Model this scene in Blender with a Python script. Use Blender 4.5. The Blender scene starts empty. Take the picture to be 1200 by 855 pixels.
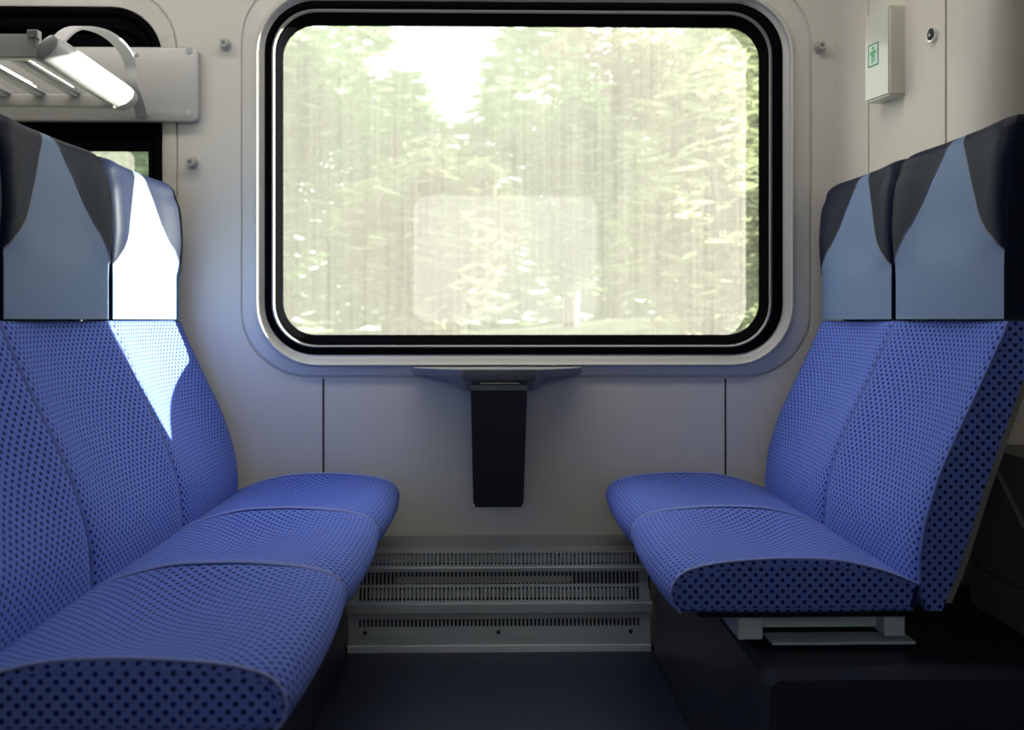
import bpy, bmesh, math, random
from mathutils import Vector, Matrix
random.seed(7)
C = bpy.context.scene.collection
S = bpy.context.scene
R = math.radians

# ------------------------------------------------------------------ camera
CAM_Z = 0.84
F = 1180.0
YAW = R(1.117)
cd = bpy.data.cameras.new('camera'); cam = bpy.data.objects.new('camera', cd); C.objects.link(cam)
cam.location = (0, 0, CAM_Z); cam.rotation_euler = (R(90), 0, -YAW)
cd.sensor_width = 36; cd.lens = 36*F/1200; cd.shift_y = -52.5/1200
cd.dof.use_dof = True; cd.dof.focus_distance = 2.1; cd.dof.aperture_fstop = 4.0
S.camera = cam

# ------------------------------------------------------------------ light
SUN_DIR = Vector((-1, -0.405, -0.165))
sl = bpy.data.lights.new('sun', 'SUN'); sun = bpy.data.objects.new('sun', sl); C.objects.link(sun)
sl.energy = 70.0; sl.angle = R(0.53); sl.color = (1.0, 0.97, 0.90)
sun.rotation_euler = SUN_DIR.to_track_quat('-Z', 'Y').to_euler()
w = bpy.data.worlds.new('sky'); S.world = w; w.use_nodes = True
nt = w.node_tree; nt.nodes.clear()
bg = nt.nodes.new('ShaderNodeBackground'); wo = nt.nodes.new('ShaderNodeOutputWorld')
bg.inputs[0].default_value = (0.98, 0.98, 0.97, 1); bg.inputs[1].default_value = 5.0
nt.links.new(bg.outputs[0], wo.inputs[0])
S.view_settings.view_transform = 'Standard'; S.view_settings.look = 'None'
S.view_settings.gamma = 1.0; S.view_settings.use_curve_mapping = False
S.view_settings.exposure = 0.18
FILL_POWER = 9.0
S.cycles.max_bounces = 10; S.cycles.diffuse_bounces = 6; S.cycles.transparent_max_bounces = 16
S.cycles.use_denoising = True
S.cycles.sample_clamp_indirect = 6.0

# ------------------------------------------------------------------ helpers
def at(px, py, y):
    """world (x, z) on the plane y=const seen at a pixel of the 1200x855 frame"""
    a = math.atan((px-600)/F) + YAW
    x = y*math.tan(a)
    depth = x*math.sin(YAW) + y*math.cos(YAW)
    return x, CAM_Z - (py-375)*depth/F

MATS = {}
def mat(name, col, rough=0.5, metal=0.0, noise=0.0, nscale=300, bump=0.0, spec=0.5, sheen=0.0, coat=0.0):
    if name in MATS: return MATS[name]
    m = bpy.data.materials.new(name); m.use_nodes = True; t = m.node_tree; b = t.nodes['Principled BSDF']
    b.inputs['Base Color'].default_value = (*col, 1); b.inputs['Roughness'].default_value = rough
    b.inputs['Metallic'].default_value = metal; b.inputs['Specular IOR Level'].default_value = spec
    if sheen: b.inputs['Sheen Weight'].default_value = sheen
    if coat: b.inputs['Coat Weight'].default_value = coat
    tc = t.nodes.new('ShaderNodeTexCoord'); n = t.nodes.new('ShaderNodeTexNoise')
    n.inputs['Scale'].default_value = nscale; n.inputs['Detail'].default_value = 3
    t.links.new(tc.outputs['Object'], n.inputs['Vector'])
    mp = t.nodes.new('ShaderNodeMapRange'); mp.inputs[3].default_value = 1-noise; mp.inputs[4].default_value = 1+noise
    t.links.new(n.outputs[0], mp.inputs[0])
    mx = t.nodes.new('ShaderNodeVectorMath'); mx.operation = 'SCALE'; mx.inputs[0].default_value = col
    t.links.new(mp.outputs[0], mx.inputs['Scale']); t.links.new(mx.outputs[0], b.inputs['Base Color'])
    if bump:
        bp = t.nodes.new('ShaderNodeBump'); bp.inputs['Strength'].default_value = bump; bp.inputs['Distance'].default_value = 0.0015
        t.links.new(n.outputs[0], bp.inputs['Height']); t.links.new(bp.outputs[0], b.inputs['Normal'])
    MATS[name] = m; return m

def fabric():
    m = bpy.data.materials.new('dotted_moquette'); m.use_nodes = True; t = m.node_tree; b = t.nodes['Principled BSDF']
    uv = t.nodes.new('ShaderNodeUVMap'); sx = t.nodes.new('ShaderNodeSeparateXYZ'); t.links.new(uv.outputs[0], sx.inputs[0])
    def mth(op, a, c=None, v=None):
        n = t.nodes.new('ShaderNodeMath'); n.operation = op
        if a is not None: t.links.new(a, n.inputs[0])
        if c is not None: t.links.new(c, n.inputs[1])
        if v is not None: n.inputs[1].default_value = v
        return n.outputs[0]
    k = 2*math.pi/0.0177
    cx = mth('COSINE', mth('MULTIPLY', sx.outputs[0], v=k)); cy = mth('COSINE', mth('MULTIPLY', sx.outputs[1], v=k))
    pr = mth('MULTIPLY', cx, cy)
    mr = t.nodes.new('ShaderNodeMapRange'); mr.interpolation_type = 'SMOOTHSTEP'
    mr.inputs[1].default_value = 0.30; mr.inputs[2].default_value = 0.55; t.links.new(pr, mr.inputs[0])
    tc = t.nodes.new('ShaderNodeTexCoord'); ns = t.nodes.new('ShaderNodeTexNoise'); ns.inputs['Scale'].default_value = 900
    t.links.new(tc.outputs['Object'], ns.inputs['Vector'])
    base = t.nodes.new('ShaderNodeMix'); base.data_type = 'RGBA'
    base.inputs[6].default_value = (0.080, 0.130, 0.47, 1); base.inputs[7].default_value = (0.150, 0.225, 0.68, 1)
    t.links.new(ns.outputs[0], base.inputs[0])
    mx = t.nodes.new('ShaderNodeMix'); mx.data_type = 'RGBA'; t.links.new(mr.outputs[0], mx.inputs[0])
    t.links.new(base.outputs[2], mx.inputs[6]); mx.inputs[7].default_value = (0.006, 0.010, 0.10, 1)
    t.links.new(mx.outputs[2], b.inputs['Base Color'])
    b.inputs['Roughness'].default_value = 0.9; b.inputs['Specular IOR Level'].default_value = 0.08
    b.inputs['Sheen Weight'].default_value = 0.10; b.inputs['Sheen Tint'].default_value = (0.6, 0.7, 1, 1); b.inputs['Sheen Roughness'].default_value = 0.5
    bp = t.nodes.new('ShaderNodeBump'); bp.inputs['Strength'].default_value = 0.5; bp.inputs['Distance'].default_value = 0.001
    t.links.new(ns.outputs[0], bp.inputs['Height']); t.links.new(bp.outputs[0], b.inputs['Normal'])
    return m

def glass_mat(name, dirty, tint=(0.73, 0.77, 0.73), haze=0.385, tinted=0.97):
    m = bpy.data.materials.new(name); m.use_nodes = True; t = m.node_tree; t.nodes.clear()
    out = t.nodes.new('ShaderNodeOutputMaterial')
    tr = t.nodes.new('ShaderNodeBsdfTransparent'); tr.inputs[0].default_value = (*tint, 1) if dirty else (tinted, tinted*1.005, tinted, 1)
    if dirty:
        tl = t.nodes.new('ShaderNodeBsdfTranslucent'); tl.inputs[0].default_value = (0.150, 0.150, 0.130, 1)
        tc = t.nodes.new('ShaderNodeTexCoord'); mp = t.nodes.new('ShaderNodeMapping'); mp.inputs['Scale'].default_value = (48, 1, 0.55)
        t.links.new(tc.outputs['Object'], mp.inputs[0])
        n1 = t.nodes.new('ShaderNodeTexNoise'); n1.inputs['Scale'].default_value = 2.2; n1.inputs['Detail'].default_value = 5; n1.inputs['Roughness'].default_value = 0.7
        t.links.new(mp.outputs[0], n1.inputs['Vector'])
        n2 = t.nodes.new('ShaderNodeTexNoise'); n2.inputs['Scale'].default_value = 2.5; n2.inputs['Detail'].default_value = 3
        t.links.new(tc.outputs['Object'], n2.inputs['Vector'])
        a = t.nodes.new('ShaderNodeMapRange'); a.inputs[1].default_value = 0.3; a.inputs[2].default_value = 0.75
        a.inputs[3].default_value = haze-0.05; a.inputs[4].default_value = haze+0.15; t.links.new(n1.outputs[0], a.inputs[0])
        c = t.nodes.new('ShaderNodeMapRange'); c.inputs[3].default_value = -0.06; c.inputs[4].default_value = 0.06; t.links.new(n2.outputs[0], c.inputs[0])
        ad = t.nodes.new('ShaderNodeMath'); ad.operation = 'ADD'; t.links.new(a.outputs[0], ad.inputs[0]); t.links.new(c.outputs[0], ad.inputs[1])
        mx = t.nodes.new('ShaderNodeMixShader'); t.links.new(ad.outputs[0], mx.inputs[0])
        t.links.new(tr.outputs[0], mx.inputs[1]); t.links.new(tl.outputs[0], mx.inputs[2]); t.links.new(mx.outputs[0], out.inputs[0])
    else:
        gl = t.nodes.new('ShaderNodeBsdfGlossy'); gl.inputs['Roughness'].default_value = 0.0
        fr = t.nodes.new('ShaderNodeFresnel'); fr.inputs[0].default_value = 1.5 if tinted < 0.9 else 2.0
        mx = t.nodes.new('ShaderNodeMixShader'); t.links.new(fr.outputs[0], mx.inputs[0])
        t.links.new(tr.outputs[0], mx.inputs[1]); t.links.new(gl.outputs[0], mx.inputs[2]); t.links.new(mx.outputs[0], out.inputs[0])
    return m

M_WALL = mat('wall_laminate', (0.62, 0.595, 0.525), 0.45, noise=0.02, nscale=400, bump=0.05)
M_PART = mat('partition_laminate', (0.62, 0.57, 0.49), 0.42, noise=0.02, nscale=300, bump=0.04)
M_SURR = mat('surround_plastic', (0.60, 0.58, 0.52), 0.38, noise=0.015)
M_RUB = mat('black_rubber', (0.004, 0.004, 0.005), 0.8, spec=0.0, noise=0.2)
M_DARK = mat('black_recess', (0.004, 0.004, 0.005), 0.7)
M_FLOOR = mat('floor_rubber', (0.016, 0.021, 0.046), 0.42, noise=0.25, nscale=500, bump=0.1)
M_BASE = mat('plinth_laminate', (0.014, 0.016, 0.030), 0.38, noise=0.15, nscale=300)
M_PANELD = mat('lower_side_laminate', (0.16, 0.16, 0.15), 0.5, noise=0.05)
M_HEAT = mat('heater_grey_paint', (0.47, 0.51, 0.54), 0.36, metal=0.0, noise=0.03)
M_FIN = mat('heater_fins', (0.50, 0.51, 0.46), 0.40, metal=0.0, noise=0.6, nscale=14)
M_GREY = mat('grey_metal_paint', (0.44, 0.435, 0.41), 0.36, metal=0.1, noise=0.03)
M_RACK = mat('rack_grey_paint', (0.58, 0.575, 0.56), 0.32, metal=0.0, noise=0.02)
M_BRACK = mat('bracket_blue_grey', (0.45, 0.55, 0.62), 0.4, noise=0.05)
M_TABLE = mat('table_grey_plastic', (0.15, 0.15, 0.165), 0.34, noise=0.03)
M_TABD = mat('table_hinge_dark', (0.060, 0.068, 0.072), 0.45, noise=0.05)
M_NAVY = mat('navy_leaf', (0.006, 0.007, 0.014), 0.5, spec=0.25, noise=0.1)
M_CHROME = mat('chrome', (0.75, 0.75, 0.76), 0.15, metal=1.0)
M_LEA = mat('blue_grey_leather', (0.13, 0.20, 0.34), 0.5, spec=0.2, noise=0.06, nscale=60, bump=0.12)
M_WING = mat('dark_navy_leather', (0.006, 0.010, 0.028), 0.5, spec=0.10, noise=0.1, nscale=80, bump=0.1)
M_PIPEL = mat('leather_piping', (0.09, 0.10, 0.13), 0.5)
M_PIPEB = mat('blue_piping', (0.20, 0.26, 0.62), 0.7)
M_PIPED = mat('dark_blue_piping', (0.085, 0.12, 0.40), 0.75)
M_SHELL = mat('seat_shell_grey', (0.16, 0.16, 0.16), 0.45)
M_BOX = mat('cream_box_plastic', (0.60, 0.60, 0.49), 0.22, noise=0.01, coat=0.3)
M_CEIL = mat('ceiling_white', (0.50, 0.49, 0.46), 0.6)
M_FAB = fabric()
M_GLD = glass_mat('dirty_glass', True); M_GLC = glass_mat('clear_glass', False); M_GLT = glass_mat('dimming_glass', False, tinted=0.56)

def obj(name, bm, m, parent=None, loc=None, smooth=None):
    me = bpy.data.meshes.new(name)
    bmesh.ops.recalc_face_normals(bm, faces=bm.faces)
    bm.to_mesh(me); bm.free()
    ms = m if isinstance(m, (list, tuple)) else [m]
    for k in ms: me.materials.append(k)
    if smooth is not None:
        me.polygons.foreach_set('use_smooth', [True]*len(me.polygons))
        me.set_sharp_from_angle(angle=R(smooth))
    o = bpy.data.objects.new(name, me); C.objects.link(o)
    if parent: o.parent = parent
    if loc: o.location = loc
    return o
def tag(o, label, cat, group=None):
    o['label'] = label; o['category'] = cat
    if group: o['group'] = group
    return o
def thing(name, label, cat, loc=(0, 0, 0), group=None):
    o = bpy.data.objects.new(name, None); C.objects.link(o); o.location = loc; o.empty_display_size = 0.05
    return tag(o, label, cat, group)
def struct(o):
    o['kind'] = 'structure'; return o
def box(bm, x0, x1, y0, y1, z0, z1, bev=0.0):
    r = bmesh.ops.create_cube(bm, size=1.0)
    for v in r['verts']:
        v.co = Vector(((x0+x1)/2+v.co.x*(x1-x0), (y0+y1)/2+v.co.y*(y1-y0), (z0+z1)/2+v.co.z*(z1-z0)))
    if bev:
        es = list({e for v in r['verts'] for e in v.link_edges})
        bmesh.ops.bevel(bm, geom=es, offset=bev, segments=2, affect='EDGES', profile=0.5)
def cyl(bm, c, axis, r, h, seg=24, r2=None):
    mtx = Matrix.Translation(Vector(c)) @ Vector(axis).to_track_quat('Z', 'Y').to_matrix().to_4x4()
    return bmesh.ops.create_cone(bm, cap_ends=True, segments=seg, radius1=r, radius2=r if r2 is None else r2, depth=h, matrix=mtx)
def tube(bm, pts, r, seg=6):
    pts = [Vector(p) for p in pts]; rings = []
    for i, p in enumerate(pts):
        d = (pts[min(i+1, len(pts)-1)] - pts[max(i-1, 0)]).normalized()
        a = d.cross(Vector((0, 0, 1)))
        if a.length < 0.1: a = d.cross(Vector((0, 1, 0)))
        a.normalize(); b = d.cross(a)
        rings.append([bm.verts.new(p + r*(math.cos(t)*a + math.sin(t)*b)) for t in [2*math.pi*k/seg for k in range(seg)]])
    for a, b in zip(rings, rings[1:]):
        for k in range(seg): bm.faces.new((a[k], a[(k+1) % seg], b[(k+1) % seg], b[k]))
    bm.faces.new(rings[0][::-1]); bm.faces.new(rings[-1])
def prism(bm, poly, axis, a0, a1):
    """extrude a polygon; axis 'z': (x,y) pts, 'y': (x,z) pts, 'x': (y,z) pts"""
    f = {'z': lambda p, a: (p[0], p[1], a), 'y': lambda p, a: (p[0], a, p[1]), 'x': lambda p, a: (a, p[0], p[1])}[axis]
    A = [bm.verts.new(f(p, a0)) for p in poly]; B = [bm.verts.new(f(p, a1)) for p in poly]
    n = len(poly)
    for i in range(n): bm.faces.new((A[i], A[(i+1) % n], B[(i+1) % n], B[i]))
    bm.faces.new(A[::-1]); bm.faces.new(B)
def rrect(x0, z0, x1, z1, r, y, n=10):
    pts = []
    for cx, cz, a0 in ((x1-r, z1-r, 0), (x0+r, z1-r, 90), (x0+r, z0+r, 180), (x1-r, z0+r, 270)):
        for k in range(n+1):
            a = R(a0+90*k/n); pts.append((cx+r*math.cos(a), y, cz+r*math.sin(a)))
    return pts
def rrp(px0, py0, px1, py1, rpx, y, n=10):
    x0, z1 = at(px0, py0, y); x1, z0 = at(px1, py1, y)
    return rrect(x0, z0, x1, z1, rpx*y/F, y, n)
def loft(bm, loops, close_last=False, close_first=False):
    V = [[bm.verts.new(p) for p in L] for L in loops]
    for a, b in zip(V, V[1:]):
        n = len(a)
        for k in range(n): bm.faces.new((a[k], a[(k+1) % n], b[(k+1) % n], b[k]))
    if close_last: bm.faces.new(V[-1])
    if close_first: bm.faces.new(V[0][::-1])
    return V
def holed(bm, outer, holes):
    es = []
    for L in [outer]+holes:
        vs = [bm.verts.new(p) for p in L]
        es += [bm.edges.new((vs[i], vs[(i+1) % len(vs)])) for i in range(len(vs))]
    bmesh.ops.triangle_fill(bm, use_beauty=True, use_dissolve=False, edges=es)
def catmull(P, n):
    out = []
    for i in range(len(P)-1):
        p0 = P[max(i-1, 0)]; p1 = P[i]; p2 = P[i+1]; p3 = P[min(i+2, len(P)-1)]
        for k in range(n):
            t = k/n
            out.append(tuple(0.5*((2*b)+(-a+c)*t+(2*a-5*b+4*c-d)*t*t+(-a+3*b-3*c+d)*t**3) for a, b, c, d in zip(p0, p1, p2, p3)))
    out.append(tuple(P[-1])); return out
def interp(T, z):
    if z <= T[0][0]: return T[0][1]
    for (a, b), (c, d) in zip(T, T[1:]):
        if z <= c:
            t = (z-a)/(c-a); return b+(d-b)*t
    return T[-1][1]

# ------------------------------------------------------------------ room shell
WY = 2.60                         # inner face of the window wall
XL, XR, YB, ZC = -3.0, 1.30, -0.40, 2.02
bm = bmesh.new(); box(bm, XL-0.05, XR+0.05, YB-0.05, WY+0.05, -0.05, 0.0); struct(obj('floor', bm, M_FLOOR))
bm = bmesh.new(); box(bm, XL-0.05, XR+0.05, YB-0.08, WY+0.06, ZC, ZC+0.05); struct(obj('ceiling', bm, M_CEIL))

SEAM1 = rrp(282, -30, 952, 442, 78, WY)
SEAM2 = rrp(-436, -20, 209, 442, 75, WY)
bm = bmesh.new()
holed(bm, [(XL, WY, 0), (XR, WY, 0), (XR, WY, ZC), (XL, WY, ZC)], [SEAM1, SEAM2])
ext = bmesh.ops.extrude_face_region(bm, geom=bm.faces[:])
for v in [g for g in ext['geom'] if isinstance(g, bmesh.types.BMVert)]: v.co.y += 0.02
struct(obj('wall_window', bm, M_WALL))
# outer skin of the carriage with the openings of the panes
OP1 = rrp(330, 28, 891, 394, 38, 2.665)
OP2 = rrp(-397, 173, 176, 394, 10, 2.665)
bm = bmesh.new()
holed(bm, [(XL, 2.665, -0.05), (XR, 2.665, -0.05), (XR, 2.665, ZC), (XL, 2.665, ZC)], [OP1, OP2])
ext = bmesh.ops.extrude_face_region(bm, geom=bm.faces[:])
for v in [g for g in ext['geom'] if isinstance(g, bmesh.types.BMVert)]: v.co.y += 0.012
struct(obj('wall_outside', bm, M_RUB))

# window 1
win1 = struct(bpy.data.objects.new('window_1', None)); C.objects.link(win1)
bm = bmesh.new()
loft(bm, [SEAM1, rrp(283.5, -28.5, 950.5, 440.5, 77, WY+0.005), rrp(285, -27, 949, 439, 76, WY-0.001),
          rrp(287, -25, 947, 437.5, 75.5, WY-0.0012), rrp(296, -15, 935, 431, 73.5, WY-0.0018), rrp(297.5, -13.5, 932.5, 429.5, 73, WY-0.003), rrp(299, -12, 930.5, 428, 72, WY-0.013), rrp(300.5, -10.5, 929, 427, 71, WY-0.0215), rrp(302, -9, 927.5, 425.5, 70, WY-0.020),
          rrp(306, -6, 924, 422, 68, WY-0.002), rrp(310, 0, 917.5, 415.5, 60, WY+0.004), rrp(313, 3, 914, 412, 58, WY+0.010)])
obj('window_surround', bm, M_SURR, win1, smooth=50)
bm = bmesh.new()
loft(bm, [rrp(309.5, 0, 918, 415.5, 59, WY+0.006), rrp(312, 2, 915, 413, 58, WY-0.001), rrp(315, 5.5, 911, 410, 55, WY-0.002), rrp(318, 10, 906, 407.5, 52, WY+0.004),
          rrp(320, 12, 903, 406, 50, WY+0.014), rrp(324, 17, 899, 402, 47, WY+0.020), rrp(326, 20, 896, 398, 44, WY+0.030),
          rrp(330.5, 28, 890, 393.5, 39, WY+0.045), rrp(332, 30, 889, 392, 38, WY+0.050), rrp(332, 30, 889, 392, 38, WY+0.064)])
obj('rubber_gasket', bm, M_RUB, win1, smooth=40)
bm = bmesh.new()
loft(bm, [rrp(317.5, 9.5, 905.5, 407.5, 52, WY+0.014), rrp(318.5, 10.5, 904.5, 406.8, 51.5, WY-0.002), rrp(320, 12, 903, 405.6, 50, WY-0.003), rrp(322.5, 14, 901, 404, 49, WY+0.014)])
obj('glazing_strip', bm, mat('glazing_strip', (0.16, 0.16, 0.16), 0.4), win1, smooth=40)
def pane(name, px0, py0, px1, py1, r, parent, y=2.655):
    bm = bmesh.new()
    a = rrp(px0, py0, px1, py1, r, y); b = [(p[0], y+0.006, p[2]) for p in a]
    V = loft(bm, [a, b], close_last=True, close_first=True)
    bm.faces.ensure_lookup_table()
    o = obj(name, bm, [M_GLC, M_GLD], parent)
    for p in o.data.polygons:
        if p.normal.y > 0.9: p.material_index = 1
    return o
pane('glass_pane', 331, 29, 890, 393, 38, win1)

# window 2 (behind the luggage rack)
win2 = struct(bpy.data.objects.new('window_2', None)); C.objects.link(win2)
bm = bmesh.new()
loft(bm, [SEAM2, rrp(-435, -18.5, 207.5, 440.5, 74, WY+0.005), rrp(-434, -17, 206, 439, 73, WY-0.001), rrp(-417, 4, 191, 416, 60, WY-0.001), rrp(-415, 6, 189, 414, 58, WY+0.006)])
obj('window_surround', bm, M_SURR, win2, smooth=50)
bm = bmesh.new()
loft(bm, [rrp(-417, 4, 191, 416, 59, WY+0.006), rrp(-415, 7, 189, 413, 57, WY-0.003), rrp(-410, 12, 184, 409, 53, WY-0.002), rrp(-406, 17, 180, 405, 48, WY+0.012),
          rrp(-404, 22, 178, 402, 44, WY+0.008), rrp(-400, 30, 176, 397, 40, WY+0.012), rrp(-398, 34, 174, 394, 20, WY+0.050)])
obj('rubber_gasket', bm, M_RUB, win2, smooth=40)
bm = bmesh.new()
x0, z1 = at(-398, 30, WY+0.03); x1, z0 = at(176, 148, WY+0.03)
box(bm, x0, x1, WY+0.03, WY+0.045, z0, z1); obj('blind_panel', bm, M_RUB, win2)
for yy0, yy1, dy in ((145, 160, 0.004), (158, 175, 0.012)):
    bm = bmesh.new(); x0, z1 = at(-398, yy0, WY+dy); x1, z0 = at(176, yy1, WY+dy)
    box(bm, x0, x1, WY+dy, WY+0.05, z0, z1, 0.003); obj('window_rail', bm, M_RUB, win2)
pane('glass_pane', -396, 170, 175, 393, 6, win2)

# panel joints under the window
for i, px in enumerate((379, 850)):
    x, zt = at(px, 443, WY); bm = bmesh.new(); box(bm, x-0.0022, x+0.0022, WY-0.0012, WY+0.004, 0.2, zt)
    struct(obj('trim_%d' % (i+1), bm, M_DARK))
# fill strip added above the seat bays to raise brightness, no lamp seen there
def fill_strip(y, x0, x1, power):
    t = thing('added_fill_light', 'long flat fill strip added out of view above the seat bay', 'added fill light', ((x0+x1)/2, y, ZC)); h = (x1-x0)/2
    bm = bmesh.new(); box(bm, -h-.02, h+.02, -.09, .09, -.022, 0, .004); obj('fill_frame', bm, M_GREY, t)
    m = bpy.data.materials.new('fill_emitter'); m.use_nodes = True; b = m.node_tree.nodes['Principled BSDF']
    b.inputs['Emission Color'].default_value = (1, .97, .92, 1); b.inputs['Emission Strength'].default_value = power
    bm = bmesh.new(); box(bm, -h, h, -.07, .07, -.028, -.021, .002); obj('fill_panel', bm, m, t)
fill_strip(2.05, -1.6, 0.80, FILL_POWER)
# opposite wall with its own windows (behind the camera)
def rear_open(x0, x1): return rrect(x0, 0.83, x1, 1.55, 0.08, YB)
bm = bmesh.new(); hs = [rear_open(-0.45, 0.60)]
holed(bm, [(XL, YB, 0), (XR, YB, 0), (XR, YB, ZC), (XL, YB, ZC)], hs)
ext = bmesh.ops.extrude_face_region(bm, geom=bm.faces[:])
for v in [g for g in ext['geom'] if isinstance(g, bmesh.types.BMVert)]: v.co.y -= 0.06
struct(obj('wall_aisle', bm, M_WALL))
for i, (a, b) in enumerate(((-0.45, 0.60),)):
    bm = bmesh.new(); loft(bm, [rrect(a-0.03, 0.80, b+0.03, 1.58, 0.1, YB+0.002), rrect(a-0.03, 0.80, b+0.03, 1.58, 0.1, YB+0.012), rrect(a, 0.83, b, 1.55, 0.08, YB+0.012), rrect(a, 0.83, b, 1.55, 0.08, YB-0.05)])
    w3 = struct(obj('window_%d' % (i+3), bm, M_RUB))
    bm = bmesh.new(); ra = rrect(a, 0.83, b, 1.55, 0.08, YB-0.03); loft(bm, [ra, [(p[0], p[1]-0.006, p[2]) for p in ra]], close_last=True, close_first=True)
    obj('glass_pane', bm, M_GLT, w3)  # tint added to cut the daylight from behind the camera
bm = bmesh.new(); box(bm, XL-0.05, XL, YB-0.06, WY+0.02, 0, ZC); struct(obj('wall_left', bm, M_WALL))
bm = bmesh.new(); box(bm, XR, XR+0.05, YB-0.06, WY+0.02, 0, ZC); struct(obj('wall_right', bm, M_WALL))

# partition on the right: upper skin with two notched joints, curving away towards the aisle
def partx(y): return 0.892+(2.60-y)*0.118
line = [(partx(2.60), 2.60)]
for yj in (2.425, 2.095):
    line += [(partx(yj+.0035), yj+.0035), (partx(yj)+.008, yj+.003), (partx(yj)+.008, yj-.003), (partx(yj-.0035), yj-.0035)]
line += [(0.958, 2.05), (0.964, 2.02), (0.975, 1.99), (0.992, 1.965), (1.02, 1.947), (1.06, 1.942), (1.30, 1.942)]
poly = line + [(1.30, 2.60)]
bm = bmesh.new(); prism(bm, poly, 'z', 0.30, ZC); struct(obj('wall_right_partition', bm, M_PART, smooth=28))
# lower side panel beside / behind the right bench
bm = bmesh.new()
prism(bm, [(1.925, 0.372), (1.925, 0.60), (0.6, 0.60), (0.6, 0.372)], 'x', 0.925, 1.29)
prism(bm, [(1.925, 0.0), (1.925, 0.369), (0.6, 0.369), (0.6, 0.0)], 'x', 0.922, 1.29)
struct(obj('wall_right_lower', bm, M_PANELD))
bm = bmesh.new(); prism(bm, [(1.86, 0.60), (1.88, 0.60), (1.62, 0.372), (1.60, 0.372)], 'x', 0.917, 0.9255); struct(obj('trim_3', bm, M_SHELL))

# seat plinths
def plinth(name, xa, xb, xout, y0, y1, label):
    bm = bmesh.new(); s = 1 if xout > xb else -1
    prism(bm, [(xa, 0.0), (xb, 0.285), (xb+s*0.012, 0.295), (xout, 0.295), (xout, 0.0)], 'y', y0, y1)
    es = [e for e in bm.edges if abs(e.verts[0].co.y-e.verts[1].co.y) < 1e-5 and e.verts[0].co.y < y0+0.01 and e.verts[0].co.z > 0.28 and e.verts[1].co.z > 0.28]
    o = obj(name, bm, M_BASE); tag(o, label, 'seat base'); return o
plinth('seat_plinth', 0.404, 0.421, 0.920, 1.515, 2.52, 'dark navy boxed plinth on the floor under the right hand seats')
plinth('seat_plinth', -0.366, -0.380, -0.95, 1.10, 2.52, 'dark boxed plinth on the floor under the left hand row of seats')

# ------------------------------------------------------------------ heater
hx0, hx1 = at(407, 764, 2.548)[0], at(763, 764, 2.548)[0]
heat = thing('heater', 'grey slotted metal heater cover along the wall between the facing seats', 'heater', ((hx0+hx1)/2, 2.57, 0))
HL = Vector(heat.location)
def hobj(name, bm, m, parent=None, smooth=None):
    for v in bm.verts: v.co -= HL
    return obj(name, bm, m, parent or heat, smooth=smooth)
def zz(py, y): return at(585, py, y)[1]
def slotted(bm, xa, xb, y, py0, py1, rows, pitch=0.0101, lean=0.0, th=0.002):
    """sheet between two picture heights with rows of upright slots, each row = (py_top, py_bottom)"""
    zt, zb = zz(py0, y), zz(py1, y)
    edges = [zt]; 
    for a, b in rows: edges += [zz(a, y), zz(b, y)]
    edges.append(zb)
    yy = lambda z: y + lean*(z-zb)/(zt-zb)
    def slab(x0, x1, za, zc):
        vs = [(x0, yy(za), za), (x1, yy(za), za), (x1, yy(zc), zc), (x0, yy(zc), zc)]
        f = [bm.verts.new(p) for p in vs]; g = [bm.verts.new((p[0], p[1]+th, p[2])) for p in vs]
        bm.faces.new(f); bm.faces.new(g[::-1])
        for i in range(4): bm.faces.new((f[i], f[(i+1) % 4], g[(i+1) % 4], g[i]))
    for i in range(0, len(edges), 2): slab(xa, xb, edges[i], edges[i+1])
    for a, b in rows:
        za, zc = zz(a, y), zz(b, y); x = xa+0.028; slab(xa, x, za, zc)
        while x < xb-0.028:
            slab(x+0.0052, x+pitch, za, zc); x += pitch
        slab(x, xb, za, zc)
# housing profile (side view y,z), sits behind the slotted sheets
zt0 = zz(627, WY-0.001); ztop = zz(640, 2.585)
bm = bmesh.new(); prism(bm, [(2.598, zt0), (2.585, ztop), (2.570, zz(646, 2.568)), (2.592, zz(646, 2.568)-0.004), (2.598, zz(646, 2.568)-0.004)], 'x', hx0+0.002, hx1-0.002); hobj('top_ledge', bm, mat('heater_top_shade', (0.22, 0.22, 0.21), 0.5))  # darker colour paints the recess shadow onto the ledge
bm = bmesh.new(); slotted(bm, hx0+0.0, hx1-0.0, 2.566, 645, 664, [(648, 661.5)], lean=0.002)
prism(bm, [(2.566, zz(664, 2.566)), (2.562, zz(665, 2.566)), (2.563, zz(669, 2.566)), (2.584, zz(669, 2.566)), (2.584, zz(664, 2.566))], 'x', hx0, hx1); hobj('upper_grille', bm, M_HEAT)
bm = bmesh.new(); slotted(bm, hx0, hx1, 2.564, 668, 706.5, [(671.5, 685.5), (688.5, 704)], lean=0.016)
prism(bm, [(2.565, zz(706, 2.562)), (2.553, zz(708, 2.553)), (2.553, zz(718, 2.553)), (2.570, zz(720, 2.560)), (2.585, zz(706, 2.562))], 'x', hx0-0.003, hx1+0.004); hobj('middle_grille', bm, M_HEAT)
bm = bmesh.new(); slotted(bm, hx0, hx1, 2.558, 719, 746, [(725, 734)], lean=0.003)
prism(bm, [(2.558, zz(746, 2.558)), (2.5585, zz(755, 2.5585)), (2.550, zz(757, 2.55)), (2.548, zz(764, 2.548)+0.001), (2.548, 0.0), (2.585, 0.0), (2.585, zz(746, 2.558))], 'x', hx0, hx1); hobj('lower_grille', bm, M_HEAT)
bm = bmesh.new(); box(bm, hx0, hx1, 2.590, 2.597, 0.01, zz(646, 2.57)); 
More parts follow.
